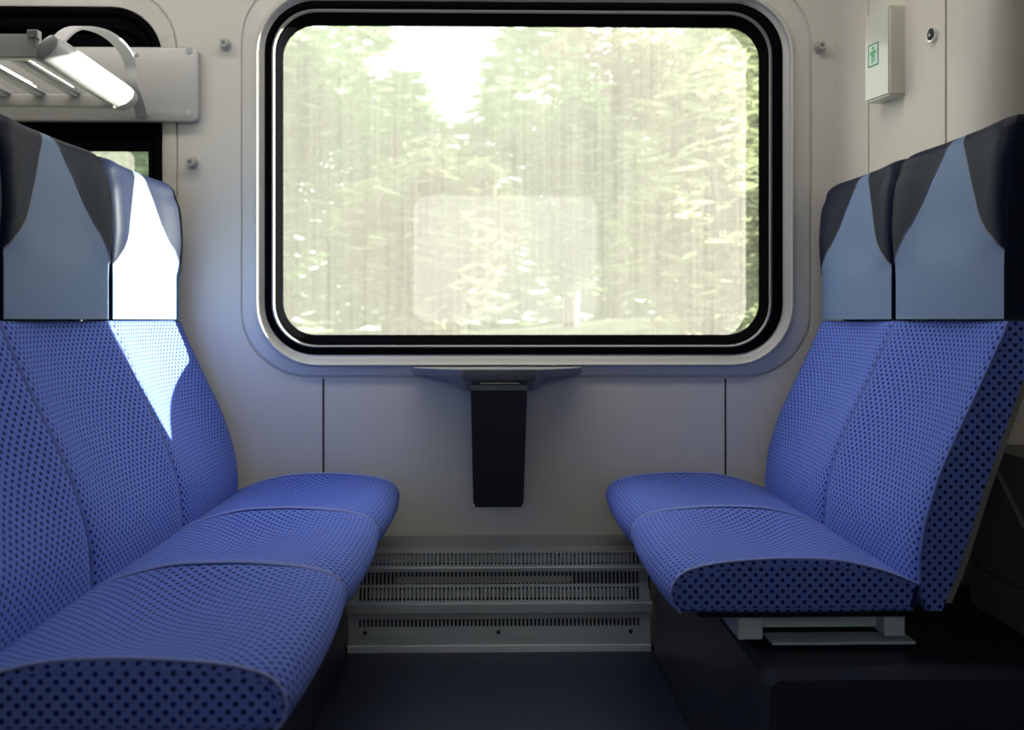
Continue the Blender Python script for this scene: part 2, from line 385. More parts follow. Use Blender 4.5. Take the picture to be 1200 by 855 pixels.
box(bm, hx0, hx0+0.003, 2.57, 2.597, 0.0, zz(646, 2.57)); box(bm, hx1-0.003, hx1, 2.57, 2.597, 0.0, zz(646, 2.57)); hobj('back_box', bm, M_DARK)
bm = bmesh.new()
box(bm, hx0+0.04, hx1-0.05, 2.578, 2.5895, zz(659.5, 2.575), zz(650.5, 2.575)); hobj('upper_radiator_pipe', bm, M_FIN)
bm = bmesh.new()
for ix in range(7):
    xa = hx0+0.05+ix*0.095; box(bm, xa, xa+0.092, 2.582, 2.5895, zz(700, 2.58), zz(691, 2.58))
hobj('lower_radiator_pipe', bm, M_FIN)
bm = bmesh.new(); box(bm, hx0+0.12, hx1-0.2, 2.584, 2.5895, zz(683, 2.58), zz(676, 2.58)); hobj('middle_radiator_pipe', bm, M_FIN)
for px in (428, 584, 739):
    bm = bmesh.new(); x = at(px, 740, 2.557)[0]; z = zz(740, 2.557)
    cyl(bm, (x, 2.5565, z), (0, 1, 0), 0.0052, 0.006, 16, 0.0042); hobj('screw', bm, M_DARK, smooth=40)

# ------------------------------------------------------------------ fold down table
TBL = thing('folding_table', 'small grey folding wall table with dark hanging leaf below the large window', 'table', (0.012, 2.59, 0.5))
def tobj(name, bm, m, smooth=None, parent=None):
    for v in bm.verts: v.co -= Vector(TBL.location)
    return obj(name, bm, m, parent or TBL, smooth=smooth)
xl, xr = at(484, 430, 2.585)[0], at(681, 430, 2.585)[0]
cl, cr = at(541, 434, 2.475)[0], at(629, 434, 2.475)[0]
zt = at(585, 429, 2.598)[1]
def sect(xs, yf, zbot):
    return xs, yf, zbot
bm = bmesh.new()
# arms: stations along x with a front depth and an underside height
st = [(xl, 2.570, zt-0.018), (xl+0.004, 2.566, zt-0.022), (cl-0.012, 2.483, zt-0.040), (cl, 2.477, zt-0.054), (cl+0.012, 2.475, zt-0.056),
      (cr-0.012, 2.475, zt-0.056), (cr, 2.477, zt-0.054), (cr+0.012, 2.483, zt-0.040), (xr-0.004, 2.566, zt-0.022), (xr, 2.570, zt-0.018)]
loops = []
for x, yf, zb in st:
    loops.append([(x, 2.599, zt), (x, yf+0.004, zt), (x, yf, zt-0.003), (x, yf+0.002, zt-0.022 if zb < zt-0.03 else zb+0.003), (x, yf+0.012, zb), (x, 2.599, zb)])
V = [[bm.verts.new(p) for p in L] for L in loops]
for a, b in zip(V, V[1:]):
    for k in range(6): bm.faces.new((a[k], a[(k+1) % 6], b[(k+1) % 6], b[k]))
bm.faces.new(V[0][::-1]); bm.faces.new(V[-1])
tobj('table_ledge', bm, M_TABLE, 25)
bm = bmesh.new(); box(bm, cl+0.003, cr-0.003, 2.470, 2.50, zt-0.030, zt-0.0015, 0.002); tobj('hinge_block', bm, M_TABD, 30)
bm = bmesh.new(); box(bm, cl+0.026, cr-0.024, 2.469, 2.476, zt-0.050, zt-0.030); tobj('latch_recess', bm, M_DARK)
bm = bmesh.new(); box(bm, cl+0.045, cr-0.042, 2.4655, 2.4705, zt-0.0375, zt-0.0345, 0.001); tobj('latch_bar', bm, M_CHROME)
bm = bmesh.new()
ya = 2.464
a0, z0 = at(551.5, 452, ya); a1 = at(618, 452, ya)[0]; b0, z1 = at(554.5, 590, ya); b1 = at(613.5, 590, ya)[0]; z2 = at(584, 594, ya)[1]
prism(bm, [(a0, z0), (a1, z0), (b1, z1), (b1-0.004, z1), (b1-0.004, z2), (b0+0.004, z2), (b0+0.004, z1), (b0, z1)], 'y', ya, ya+0.028)
tobj('hanging_leaf', bm, M_NAVY)
bm = bmesh.new(); box(bm, a0+0.0005, a1-0.0005, ya-0.0025, ya+0.01, z0-0.012, z0+0.001, 0.001); tobj('hinge_strip', bm, M_TABD)
for px in (557.5, 611.5):
    bm = bmesh.new(); x, z = at(px, 577, ya); cyl(bm, (x, ya-0.001, z), (0, 1, 0), 0.0025, 0.003, 12); tobj('rivet', bm, M_DARK)
bm = bmesh.new(); box(bm, a0+0.02, a1-0.02, ya+0.028, WY-0.001, z2+0.06, z0); tobj('wall_bracket', bm, M_NAVY)

# ------------------------------------------------------------------ wall stud knobs
for px, py, y, lab in ((263, 51, 2.6, 'round grey wall stud between the luggage rack plate and the large window'),
                    (224, 190, 2.6, 'round grey wall stud below the corner of the luggage rack plate'),
                    (962, 54, 2.6, 'round grey wall stud right of the large window')):
    x, z = at(px, py, 2.585)
    t = thing('wall_stud', lab, 'wall stud', (x, 2.6, z))
    bm = bmesh.new(); cyl(bm, (0, -0.0015, 0), (0, 1, 0), 0.0155, 0.003, 28); cyl(bm, (0, -0.012, 0), (0, 1, 0), 0.0115, 0.020, 28)
    r = cyl(bm, (0, -0.024, 0), (0, 1, 0), 0.010, 0.005, 28, 0.0115); obj('stud_body', bm, M_GREY, t, smooth=40)
    bm = bmesh.new(); cyl(bm, (0, -0.0268, 0), (0, 1, 0), 0.0055, 0.0015, 6); obj('hex_socket', bm, M_SHELL, t)

# ------------------------------------------------------------------ luggage rack
RK = thing('luggage_rack', 'grey metal slatted luggage rack on a rounded wall plate at upper left', 'luggage rack', (-0.9, 2.58, 1.3))
def robj(name, bm, m=None, smooth=None, parent=None):
    for v in bm.verts: v.co -= Vector(RK.location)
    return obj(name, bm, m or M_RACK, parent or RK, smooth=smooth)
pl = rrp(-460, 52, 232, 142, 8, 2.575, 6)
bm = bmesh.new(); b2 = [(p[0], 2.596, p[2]) for p in pl]
inner = rrp(-458.5, 53.5, 230.5, 140.5, 7, 2.573, 6)
loft(bm, [b2, pl, inner], close_last=True); robj('mount_plate', bm, M_GREY, 40)
for py in (59.5, 131.5):
    bm = bmesh.new(); x, z = at(221.5, py, 2.573); cyl(bm, (x, 2.5725, z), (0, 1, 0), 0.0085, 0.003, 20); robj('plate_bolt', bm, M_GREY, 40)
RX = -0.885
def rk(px, py, x=RX):
    """point of the plane x=const seen at a pixel"""
    a = math.atan((px-600)/F)+YAW; y = x/math.tan(a); return (x, y, at(px, py, y)[1])
near = rk(64, 54); far = (RX, 2.50, at(145, 116, 2.50)[1])
# tray plane: from far (wall side) to near (camera side), rises towards the camera
def trayz(y, off=0.0):
    t = (far[1]-y)/(far[1]-near[1]); return far[2]+(near[2]-far[2])*t+off
yn, yf = near[1], far[1]
def bar(xa, xb, y0, y1, zo0, zo1, name, m=None, r=0.004):
    bm = bmesh.new()
    P = [(y0, trayz(y0, zo0)), (y1, trayz(y1, zo0)), (y1, trayz(y1, zo1)), (y0, trayz(y0, zo1))]
    prism(bm, P, 'x', xa, xb)
    bmesh.ops.bevel(bm, geom=bm.edges[:], offset=r, segments=3, affect='EDGES'); return robj(name, bm, m, 50)
bm = bmesh.new(); Ls = []
sec = [(0.004, 0.022), (0.012, 0.012), (0.010, -0.004), (-0.004, -0.020), (-0.022, -0.030), (-0.036, -0.030), (-0.044, -0.020), (-0.036, -0.004), (-0.020, 0.012), (-0.006, 0.022)]
for t, sc in ((0, .55), (.006, .9), (.02, 1), (.5, 1), (.97, 1), (.99, .92), (1.0, .7), (1.005, .3)):
    y = yn-0.01+(yf+0.02-yn)*t; Ls.append([(RX-.014+(a+.014)*sc, y, trayz(y)+(b)*sc) for a, b in sec])
loft(bm, Ls, close_last=True, close_first=True); robj('end_bar', bm, None, 50)
xs = RX-0.118
n = 0
while xs > -2.4:
    bar(xs-0.014, xs+0.014, yn+0.012, yf-0.01, -0.011, 0.010, 'slat', r=0.008); xs -= 0.083; n += 1
bm = bmesh.new(); P = [(yn-0.012, trayz(yn)-0.027), (yn+0.012, trayz(yn)-0.027), (yn+0.012, trayz(yn)+0.02), (yn-0.006, trayz(yn)+0.024)]
prism(bm, P, 'x', -2.45, RX-0.030); bmesh.ops.bevel(bm, geom=bm.edges[:], offset=0.003, segments=2, affect='EDGES'); robj('front_rail', bm, M_RACK, 50)
bm = bmesh.new(); box(bm, RX-0.050, RX-0.028, yn-0.014, yn+0.006, trayz(yn)+0.012, trayz(yn)+0.030, 0.002); robj('rail_clip', bm, M_GREY)
ry = 2.45
bm = bmesh.new(); box(bm, -2.45, at(135, 112, ry)[0], ry-0.01, ry+0.01, at(100, 126.5, ry)[1], at(100, 111, ry)[1], 0.003); robj('rear_rail', bm, M_GREY, 50)
for xx in (-1.3, -2.0):
    bm = bmesh.new(); box(bm, xx-0.01, xx+0.01, ry, 2.575, at(100, 126, ry)[1], at(100, 114, ry)[1]); robj('rail_bracket', bm, M_GREY)
# support strap: leaves the plate, rises and arches forward to the front rail
path = [(2.572, at(152, 135, 2.56)[1]), (2.545, at(150, 120, 2.54)[1]), (2.500, at(143, 98, 2.50)[1]), (2.490, at(147, 78, 2.49)[1]), (2.478, 1.478), (2.44, 1.493), (2.38, 1.500), (2.30, 1.495), (2.20, 1.474), (2.13, 1.447), (yn+0.015, trayz(yn)+0.012)]
path = catmull(path, 5)
bm = bmesh.new(); Ls = []
for i, (y, z) in enumerate(path):
    a = Vector(path[max(i-1, 0)]); b = Vector(path[min(i+1, len(path)-1)]); d = (b-a).normalized(); nn = Vector((-d.y, d.x))*0.003
    Ls.append([(RX-0.018, y+nn.x, z+nn.y), (RX+0.012, y+nn.x, z+nn.y), (RX+0.012, y-nn.x, z-nn.y), (RX-0.018, y-nn.x, z-nn.y)])
loft(bm, Ls, close_last=True, close_first=True); robj('support_strap', bm, None, 35)
bm = bmesh.new(); x, z = at(150, 64, 2.49); box(bm, RX-0.022, RX+0.016, 2.474, 2.494, z-0.006, z+0.004, 0.002); robj('strap_clip', bm, M_RACK)

# ------------------------------------------------------------------ partition box and lock
def ppoly(pts): return pts
k = 0.509
def dd(q): return k*F/q
def px2(px, d):   # d is measured along y here (yaw small)
    return d*math.tan(math.atan((px-600)/F)+YAW)
A = (px2(1013, dd(256)), dd(256)); B = (px2(1042, dd(266.5)), dd(266.5)); Cc = (px2(1063, dd(266)), dd(266)); E = (partx(dd(254)), dd(254))
zb = CAM_Z+k; zt = CAM_Z+k*358/256
bx = thing('wall_box', 'cream plastic box with a green sticker mounted on the right partition', 'box', (0.93, 2.30, zb))
BL = Vector(bx.location)
# local copy slightly sunk to the partition face
bm = bmesh.new(); prism(bm, [A, B, Cc, E], 'z', zb, zt)
bmesh.ops.bevel(bm, geom=[e for e in bm.edges], offset=0.004, segments=3, affect='EDGES')
for v in bm.verts: v.co -= BL
obj('box_body', bm, M_BOX, bx, smooth=40)
# sticker on the left face
d = Vector((B[0]-A[0], B[1]-A[1], 0)).normalized(); nrm = Vector((d.y, -d.x, 0))
if nrm.x > 0: nrm = -nrm
Lf = (Vector(B)-Vector(A)).length
def spt(s, z, off): 
    p = Vector((A[0], A[1], 0)) + d*s*Lf + nrm*off; return Vector((p.x, p.y, z))-BL
def quad(bm, s0, s1, z0, z1, off, th=0.0004):
    f = [bm.verts.new(spt(s, z, off)) for s, z in ((s0, z0), (s1, z0), (s1, z1), (s0, z1))]
    g = [bm.verts.new(spt(s, z, off-th)) for s, z in ((s0, z0), (s1, z0), (s1, z1), (s0, z1))]
    bm.faces.new(f); bm.faces.new(g[::-1])
    for i in range(4): bm.faces.new((f[i], f[(i+1) % 4], g[(i+1) % 4], g[i]))
M_ST = mat('sticker_pale', (0.62, 0.75, 0.66), 0.4); M_STG = mat('sticker_green', (0.10, 0.42, 0.16), 0.4); M_STD = mat('sticker_dark_green', (0.05, 0.20, 0.17), 0.4)
zs0 = CAM_Z+(375-77)*0.1835/100*1.0; zs0 = zb+0.078; zs1 = zb+0.130
st = None
bm = bmesh.new(); quad(bm, 0.16, 0.58, zs0, zs1, 0.0006); st = obj('sticker', bm, M_ST, bx)
bm = bmesh.new()
for a in ((0.16, 0.58, zs0, zs0+0.003), (0.16, 0.58, zs1-0.003, zs1), (0.16, 0.19, zs0, zs1), (0.55, 0.58, zs0, zs1)): quad(bm, *a, 0.0010)
obj('sticker_border', bm, M_STD, st)
bm = bmesh.new(); h = zs1-zs0
for a in ((0.33, 0.41, .74, .86), (0.31, 0.43, .40, .70), (0.25, 0.31, .50, .66), (0.43, 0.49, .54, .70), (0.31, 0.36, .14, .40), (0.39, 0.44, .20, .40)): quad(bm, a[0], a[1], zs0+h*a[2], zs0+h*a[3], 0.0010)
obj('pictogram', bm, M_STG, st)
bm = bmesh.new()   # clear lit window of the box cover
# lock
ly = 2.16; lx = partx(ly)
a = (px2(1083, ly), ly); lz = at(1083, 41, 2.14)[1]
lk = thing('panel_lock', 'round chrome key lock in the right partition beside the cream box', 'lock', (partx(2.14)-0.001, 2.14, lz))
ax = Vector((-1, -0.118, 0)).normalized()
bm = bmesh.new(); cyl(bm, ax*0.003, ax, 0.0155, 0.008, 28, 0.0145); obj('lock_ring', bm, M_CHROME, lk, smooth=40)
bm = bmesh.new(); cyl(bm, ax*0.0072, ax, 0.0115, 0.002, 28); obj('lock_core', bm, M_DARK, lk, smooth=40)
bm = bmesh.new(); cyl(bm, ax*0.0085, ax, 0.006, 0.003, 3); obj('lock_pin', bm, M_CHROME, lk)

# ------------------------------------------------------------------ seats
PW = 0.461; HW = PW/2
BACKF = [(-.47, .405), (-.43, .397), (-.38, .399), (-.33, .406), (-.25, .430), (-.2, .452), (-.15, .476), (-.1, .500), (-.05, .523), (0.0, .545)]
BACKR = [(-.47, .440), (-.44, .457), (-.36, .485), (-.285, .508), (-.14, .560), (0.0, .612)]
PROF = [(.41, -.430), (.36, -.410), (.31, -.396), (.26, -.388), (.17, -.386), (.085, -.392), (.045, -.399), (.020, -.408), (.006, -.422), (.0, -.438), (.002, -.455), (.012, -.468), (.03, -.473), (.20, -.476), (.40, -.474)]
def smoothT(T, z):
    a = interp(T, z-0.02); b = interp(T, z+0.02); return (a+b+2*interp(T, z))/4
def make_seat(s, label, group):
    """s=+1 seat facing left (backrest to the right), s=-1 mirrored. Root at the seat's base."""
    root = thing('train_seat', label, 'seat', (0, 0, 0.295), group)
    def L(u, w, z): return (s*(u-0.2), w, z+CAM_Z-0.295)     # z is given relative to eye height
    # ---- cushion
    bm = bmesh.new(); uvl = bm.loops.layers.uv.new('UVMap')
    P = catmull(PROF, 5); arc = [0.0]
    for a, b in zip(P, P[1:]): arc.append(arc[-1]+math.dist(a, b))
    er = 0.011; ws = [-HW, -HW+er*0.08, -HW+er*0.3, -HW+er*0.65, -HW+er]+[-HW+er+(PW-2*er)*i/20 for i in range(1, 20)]
    ws += [-q for q in ws[:5][::-1]]
    rings = []
    def wuv(q):
        d_ = HW-abs(q); a_ = q if d_ >= er else math.copysign(HW-er+er*math.asin(min(1, (er-d_)/er)), q)
        return a_
    for wq in ws:
        dist = HW-abs(wq); e = er*(1-math.sqrt(max(0, 1-(1-min(dist/er, 1))**2)))
        v = abs(wq)/HW; shp = 1-v**2.2; ring = []
        for (u, z) in P:
            top = max(0.0, min(1.0, (z+.440)/.03)) if u > 0.004 else 0.0
            dish = 0.034*math.exp(-((u-0.23)/0.13)**2)*top + (-0.004*math.exp(-((u-0.03)/0.05)**2))*top
            zc = z - dish*shp; uc = u - (0.010*shp if u < 0.05 else 0.010*shp*max(0, 1-(u-0.05)/0.1))
            uc += e*(0.2-u)/0.2*1.0; zc += e*((-.435-z)/0.045)
            ring.append(bm.verts.new(L(uc, wq, zc)))
        rings.append(ring)
    for i in range(len(rings)-1):
        for j in range(len(P)-1):
            f = bm.faces.new((rings[i][j], rings[i][j+1], rings[i+1][j+1], rings[i+1][j]))
            for lp, (a, b) in zip(f.loops, ((i, j), (i, j+1), (i+1, j+1), (i+1, j))): lp[uvl].uv = (arc[b], wuv(ws[a]))
        f = bm.faces.new((rings[i][-1], rings[i][0], rings[i+1][0], rings[i+1][-1]))
    for ring in (rings[0], rings[-1]):
        f = bm.faces.new(ring)
        for lp in f.loops: lp[uvl].uv = (lp.vert.co.x, lp.vert.co.z)
    cushion = obj('seat_cushion', bm, M_FAB, root, smooth=50)
    for sd in (-1, 1):
        bm = bmesh.new(); pts = [L(u + 0.0015*(0.2-u)/0.2, sd*(HW-0.0028), z-0.0006) for (u, z) in P[:60]]
        tube(bm, pts, 0.0026); obj('piping', bm, M_PIPEB, cushion, smooth=60)
    # ---- backrest (front + sides) and rear shell
    rz = [-.472, -.468, -.46, -.45]+[-.43+0.43*i/26*0.985 for i in range(0, 26)]+[-.0045, -.0015]
    bm = bmesh.new(); uvl = bm.loops.layers.uv.new('UVMap'); bs = bmesh.new()
    vf = [0, .012, .03, .055, .09]+[.09+.82*i/16 for i in range(1, 16)]+[.91, .945, .97, .988, 1]
    allr = []; sh = []
    for iz, z in enumerate(rz):
        uf = smoothT(BACKF, z); ur = smoothT(BACKR, z); hw = HW
        cl_ = 0.0
        if z < -.455: cl_ = (-.455-z)/.017*0.012
        if z > -.006: cl_ = 0.003 if z > -.002 else 0.001
        row = []
        for v in vf:
            w_ = -hw+2*hw*v; dist = min(v, 1-v)*2*hw; rr = 0.050
            e = rr*(1-math.sqrt(max(0, 1-(1-min(dist/rr, 1))**2)))*0.55
            vv = abs(2*v-1)
            zk = math.exp(-((z+.16)/.20)**2)
            u = uf+0.4*e + 0.034*(1-vv**1.9)*zk - 0.010*(1-vv**2)*math.exp(-((z+.36)/.07)**2) + cl_
            row.append((u, w_, z))
        side1 = [(uf+(ur-uf)*t, hw, z) for t in (.22, .5, .8, 1.0)]
        rear = [(ur, hw-2*hw*t, z) for t in (.2, .4, .6, .8)]
        side0 = [(uf+(ur-uf)*t, -hw, z) for t in (1.0, .8, .5, .22)]
        loop = row+side1+rear+side0
        allr.append([bm.verts.new(L(*p)) for p in loop]); 
    nf = len(vf); N = nf+12; rear_faces = []
    for i in range(len(rz)-1):
        for j in range(N):
            j2 = (j+1) % N
            f = bm.faces.new((allr[i][j], allr[i][j2], allr[i+1][j2], allr[i+1][j]))
            front = j < nf-1
            for lp in f.loops:
                c = lp.vert.co
                lp[uvl].uv = (c.y, c.z*1.08) if (front or nf+3 <= j < nf+8) else (c.x, c.z)
            if nf+3 <= j < nf+8: rear_faces.append(f)
    bm.faces.new(allr[0][::-1]); bm.faces.new(allr[-1])
    back = obj('backrest', bm, M_FAB, root, smooth=50)
    for sd in (-1, 1):
        bm = bmesh.new(); pts = []
        for z in rz[3:-1]:
            pts.append(L(smoothT(BACKF, z)+0.0095, sd*(HW-0.0012), z))
        tube(bm, pts, 0.0026); obj('piping', bm, M_PIPED, back, smooth=60)
    bm = bmesh.new(); Ls = []
    for z in [-.46+.80*i/20 for i in range(21)]:
        ur = smoothT(BACKR, z) if z < 0 else 0.612+0.01*min(1, z/.1)
        hw = HW-0.002 if z < .1 else HW-.004-max(0, z-.26)**2*4
        Ls.append([L(ur-.006, -hw, z), L(ur+.012, -hw, z), L(ur+.022, -hw+.03, z), L(ur+.022, hw-.03, z), L(ur+.012, hw, z), L(ur-.006, hw, z)])
    loft(bm, Ls, close_last=True, close_first=True); obj('back_shell', bm, M_SHELL, root, smooth=50)
    # ---- headrest: centre panel, two wings, body
    zs = [.002, .006, .02, .05, .08, .10, .115, .125, .137, .15, .17, .19, .21, .23, .25, .27, .285, .30, .312]
    TOPR = 0.032
    for a in (15, 30, 45, 60, 75, 88): zs.append((.312, a))
    UF = [(0, .545), (.1, .545), (.2, .543), (.27, .548), (.312, .556)]; UR = [(0, .608), (.312, .612)]
    WB = [(.115, 0.0), (.125, .028), (.137, .06), (.15, .10), (.19, .20), (.23, .275), (.27, .335), (.312, .405), (.345, .452)]
    nW, nC = 8, 8
    rows = []; info = []
    for q in zs:
        if isinstance(q, tuple):
            a = R(q[1]); z = .312+TOPR*math.sin(a); shrink = 1-math.cos(a)
        else: z = q; shrink = 0
        uf = smoothT(UF, min(z, .312)); ur = interp(UR, z)
        um = uf+0.045
        b = interp(WB, z) if z > .115 else 0.0
        bb = max(b, 0.004)
        hw = interp([(0, HW-.008), (.09, HW-.008), (.16, HW-.001), (.26, HW+.001), (.345, HW-.006)], z) - 0.034*shrink - max(0, z-.27)*.08
        vs = [bb*(0.5-0.5*math.cos(math.pi*i/nW*.999)) if i < nW else bb for i in range(nW)]+[bb+(1-2*bb)*i/nC for i in range(nC+1)]
        vs += [1-v for v in vs[:nW][::-1]]
        wing = max(0, min(1, (z-.10)/.08))
        row = []
        for v in vs:
            w_ = -hw+2*hw*v; dist = min(v, 1-v)*2*hw; rr = 0.014+0.016*wing
            e = rr*(1-math.sqrt(max(0, 1-(1-min(dist/rr, 1))**2)))*0.9
            vv = abs(2*v-1)
            u = uf + e*0.6 + wing*(0.014*(1-vv**2) - 0.012*math.exp(-((vv-.8)/.25)**2)*(1 if z < .3 else .6))
            u = u+(um-u)*shrink*.95
            row.append((u, w_, z))
        urr = ur-(ur-um)*shrink*.95
        ufe = row[0][0]
        loop = row+[(ufe+(urr-ufe)*t, hw, z) for t in (.3, .65, 1)]+[(urr, hw-2*hw*t, z) for t in (.25, .5, .75)]+[(ufe+(urr-ufe)*t, -hw, z) for t in (1, .65, .3)]
        rows.append(loop); info.append(z)
    nF = 2*nW+nC+1; N = nF+9
    def sub(name, pick, m, parent):
        bm = bmesh.new(); cache = {}
        def g(i, j):
            if (i, j) not in cache: cache[(i, j)] = bm.verts.new(L(*rows[i][j]))
            return cache[(i, j)]
        for i in range(len(rows)-1):
            for j in range(N):
                if pick(i, j):
                    j2 = (j+1) % N
                    bm.faces.new((g(i, j), g(i, j2), g(i+1, j2), g(i+1, j)))
        if name == 'headrest':
            bm.faces.new([g(0, j) for j in range(N)][::-1]); bm.faces.new([g(len(rows)-1, j) for j in range(N)])
        bmesh.ops.remove_doubles(bm, verts=bm.verts, dist=1e-6)
        return obj(name, bm, m, parent, smooth=60)
    it = 6
    head = sub('headrest', lambda i, j: j >= nF-1 or (i < it and (j < nW or nF-1-nW <= j < nF-1)), M_WING, root)
    sub('centre_panel', lambda i, j: nW <= j < nW+nC, M_LEA, head)
    sub('headrest_wing', lambda i, j: i >= it and j < nW, M_WING, head)
    sub('headrest_wing', lambda i, j: i >= it and nW+nC <= j < nF-1, M_WING, head)
    for jj in (nW, nW+nC):
        bm = bmesh.new(); pts = []
        for i in range(it, len(rows)-2):
            u, w_, z = rows[i][jj]; pts.append(L(u+0.0002, w_, z))
        tube(bm, pts, 0.0016); obj('seam_piping', bm, M_PIPEL, head, smooth=60)
    # ---- mounting under the cushion
    fr = bmesh.new(); z0 = 0.297
    def lz(z): return z-0.295
    def bx3(bm, u0, u1, w0, w1, a, b, bev=0.0015): 
        xa, xb = sorted((s*(u0-.2), s*(u1-.2))); box(bm, xa, xb, w0, w1, lz(a), lz(b), bev)
    for wa in (-.150, .146):
        bm = bmesh.new(); bx3(bm, .160, .37, wa, wa+.004, .318, .352); obj('rail', bm, M_BRACK, root)
    for (u0, u1) in ((.120, .162), (.365, .400)):
        bm = bmesh.new(); bx3(bm, u0, u1, -.188, .188, .309 if u0 < .2 else .313, .354, .003); obj('cross_beam', bm, M_BRACK, root)
    bm = bmesh.new(); bx3(bm, .175, .415, -.195, -.140, .302, .307, .001); obj('foot_plate', bm, M_BRACK, root)
    for (a, b, c, d_, e) in ((.19, .36, -.175, -.155, .303), (.19, .36, .15, .175, .314)):
        bm = bmesh.new(); bx3(bm, a, b, c, d_, .295, e); obj('mounting_foot', bm, M_NAVY, root)
    bm = bmesh.new(); bx3(bm, .05, .40, -.21, .21, .352, .372, .004); obj('seat_pan', bm, M_NAVY, root)
    return root
def copy_tree(o, parent=None):
    c = o.copy(); C.objects.link(c)
    if parent: c.parent = parent
    for ch in list(o.children): copy_tree(ch, c)
    return c
XN_L, XN_R = -0.235, 0.288
YS = [2.55-0.2325-0.465*i for i in range(3)]
left = make_seat(-1, 'sunlit blue dotted window seat at the wall in the left hand row of three', 'blue dotted seats facing right')
ll = ['sunlit blue dotted window seat at the wall in the left hand row of three',
      'middle blue dotted seat of the left hand row of three, grey and navy headrest',
      'nearest blue dotted seat of the left hand row, at the bottom left corner']
right = make_seat(1, 'x', 'blue dotted seats facing left')
rl = ['blue dotted window seat at the wall under the right partition box, headrest in shade',
      'nearer blue dotted seat on the right, metal rails showing under its cushion']
lefts = [left]+[copy_tree(left) for _ in range(2)]; rights = [right, copy_tree(right)]
for i, o in enumerate(lefts): o.location = (XN_L-0.2, YS[i], 0.295); o['label'] = ll[i]
for i, o in enumerate(rights): o.location = (XN_R+0.2, YS[i], 0.295); o['label'] = rl[i]

# ------------------------------------------------------------------ outside
M_GRASS = mat('bank_grass', (0.07, 0.09, 0.03), 0.9, noise=0.4, nscale=2.5)
bm = bmesh.new()
gx = [-16+i*1.6 for i in range(24)]; gy = [2.8, 3.6, 5, 6, 7, 8, 9.5, 11, 13, 16, 20, 26]
def gz(x, y): return -0.6+0.10*math.sin(x*1.3+y)+0.12*math.sin(x*.6)+(0 if y < 5 else min(1.3, (y-5)*0.22))
V = [[bm.verts.new((x, y, gz(x, y))) for x in gx] for y in gy]
for a, b in zip(V, V[1:]):
    for i in range(len(gx)-1): bm.faces.new((a[i], a[i+1], b[i+1], b[i]))
go = obj('ground', bm, M_GRASS, smooth=80); struct(go)
def leafmat(name, col):
    m = bpy.data.materials.new(name); m.use_nodes = True; t = m.node_tree; b = t.nodes['Principled BSDF']
    b.inputs['Roughness'].default_value = 0.6
    ge = t.nodes.new('ShaderNodeObjectInfo'); tc = t.nodes.new('ShaderNodeTexCoord'); n = t.nodes.new('ShaderNodeTexNoise'); n.inputs['Scale'].default_value = 3
    t.links.new(tc.outputs['Object'], n.inputs['Vector'])
    mx = t.nodes.new('ShaderNodeMix'); mx.data_type = 'RGBA'; mx.inputs[6].default_value = (*[c*0.6 for c in col], 1); mx.inputs[7].default_value = (*[min(1, c*1.5) for c in col], 1)
    t.links.new(n.outputs[0], mx.inputs[0]); t.links.new(mx.outputs[2], b.inputs['Base Color'])
    tl = t.nodes.new('ShaderNodeBsdfTranslucent'); t.links.new(mx.outputs[2], tl.inputs[0])
    ms = t.nodes.new('ShaderNodeMixShader'); ms.inputs[0].default_value = 0.45
    t.links.new(b.outputs[0], ms.inputs[1]); t.links.new(tl.outputs[0], ms.inputs[2]); t.links.new(ms.outputs[0], t.nodes['Material Output'].inputs[0])
    return m
LM = [leafmat('leaf_green', (0.15, 0.24, 0.115)), leafmat('leaf_yellow_green', (0.25, 0.28, 0.15)), leafmat('leaf_olive', (0.27, 0.25, 0.16))]
M_BARK = mat('bark', (0.12, 0.10, 0.08), 0.9, noise=0.4, nscale=20, bump=0.3)
def tree(x, y, h, rx, rz, lm, n, kind='tree'):
    zb = gz(x, y)-0.02; rnd = random.Random(int(x*97+y*13+h*7))
    t = thing(kind, {'tree': 'pale green sunlit tree beyond the dirty window glass', 'bush': 'pale green low bush beyond the dirty window glass'}[kind], kind, (x, y, zb), {'tree': 'trees beyond the window', 'bush': 'bushes beyond the window'}[kind])
    bm = bmesh.new(); tube(bm, [(0, 0, -0.1), (0.03, 0, h*.25), (-0.04, .03, h*.5), (0.02, 0, h*.85)], 0.05 if kind == 'bush' else 0.09, 8)
    for kx in range(6):
        a = rnd.uniform(0, 6.28); zz0 = h*rnd.uniform(.3, .5)
        tube(bm, [(0, 0, zz0), (math.cos(a)*rx*.4, math.sin(a)*rx*.4, zz0+rz*.3), (math.cos(a)*rx*.6, math.sin(a)*rx*.6, zz0+rz*.45)], 0.02, 5)
    obj('trunk', bm, M_BARK, t, smooth=60)
    bm = bmesh.new()
    cz = h-rz
    def ell(k):
        while True:
            q = Vector((rnd.uniform(-1, 1), rnd.uniform(-1, 1), rnd.uniform(-1, 1)))
            if q.length < 1: return q*k
    clumps = [ell(.8) for _ in range(26)]
    for i in range(n):
        q = clumps[rnd.randrange(26)]+Vector([rnd.gauss(0, .16) for _ in range(3)])
        if q.length > 1: q = q/q.length*rnd.uniform(.8, 1)
        p = Vector((q.x*rx, q.y*rx, max(0.08, cz+q.z*rz)))
        ln = rnd.uniform(.07, .17); wd = ln*.34; a = rnd.uniform(0, 3.1416); tilt = rnd.uniform(-.35, .35)
        d = Vector((math.cos(a), math.sin(a), tilt)).normalized(); q = Vector((-math.sin(a)*.6, math.cos(a)*.6, rnd.uniform(-.9, .9))).normalized()
        vs = [bm.verts.new(p+d*ln*k1+q*wd*k2) for k1, k2 in ((-1, 0), (-.3, .5), (.4, .45), (1, 0), (.4, -.45), (-.3, -.5))]
        bm.faces.new(vs)
    obj('foliage', bm, lm, t)
G, Y, O = LM
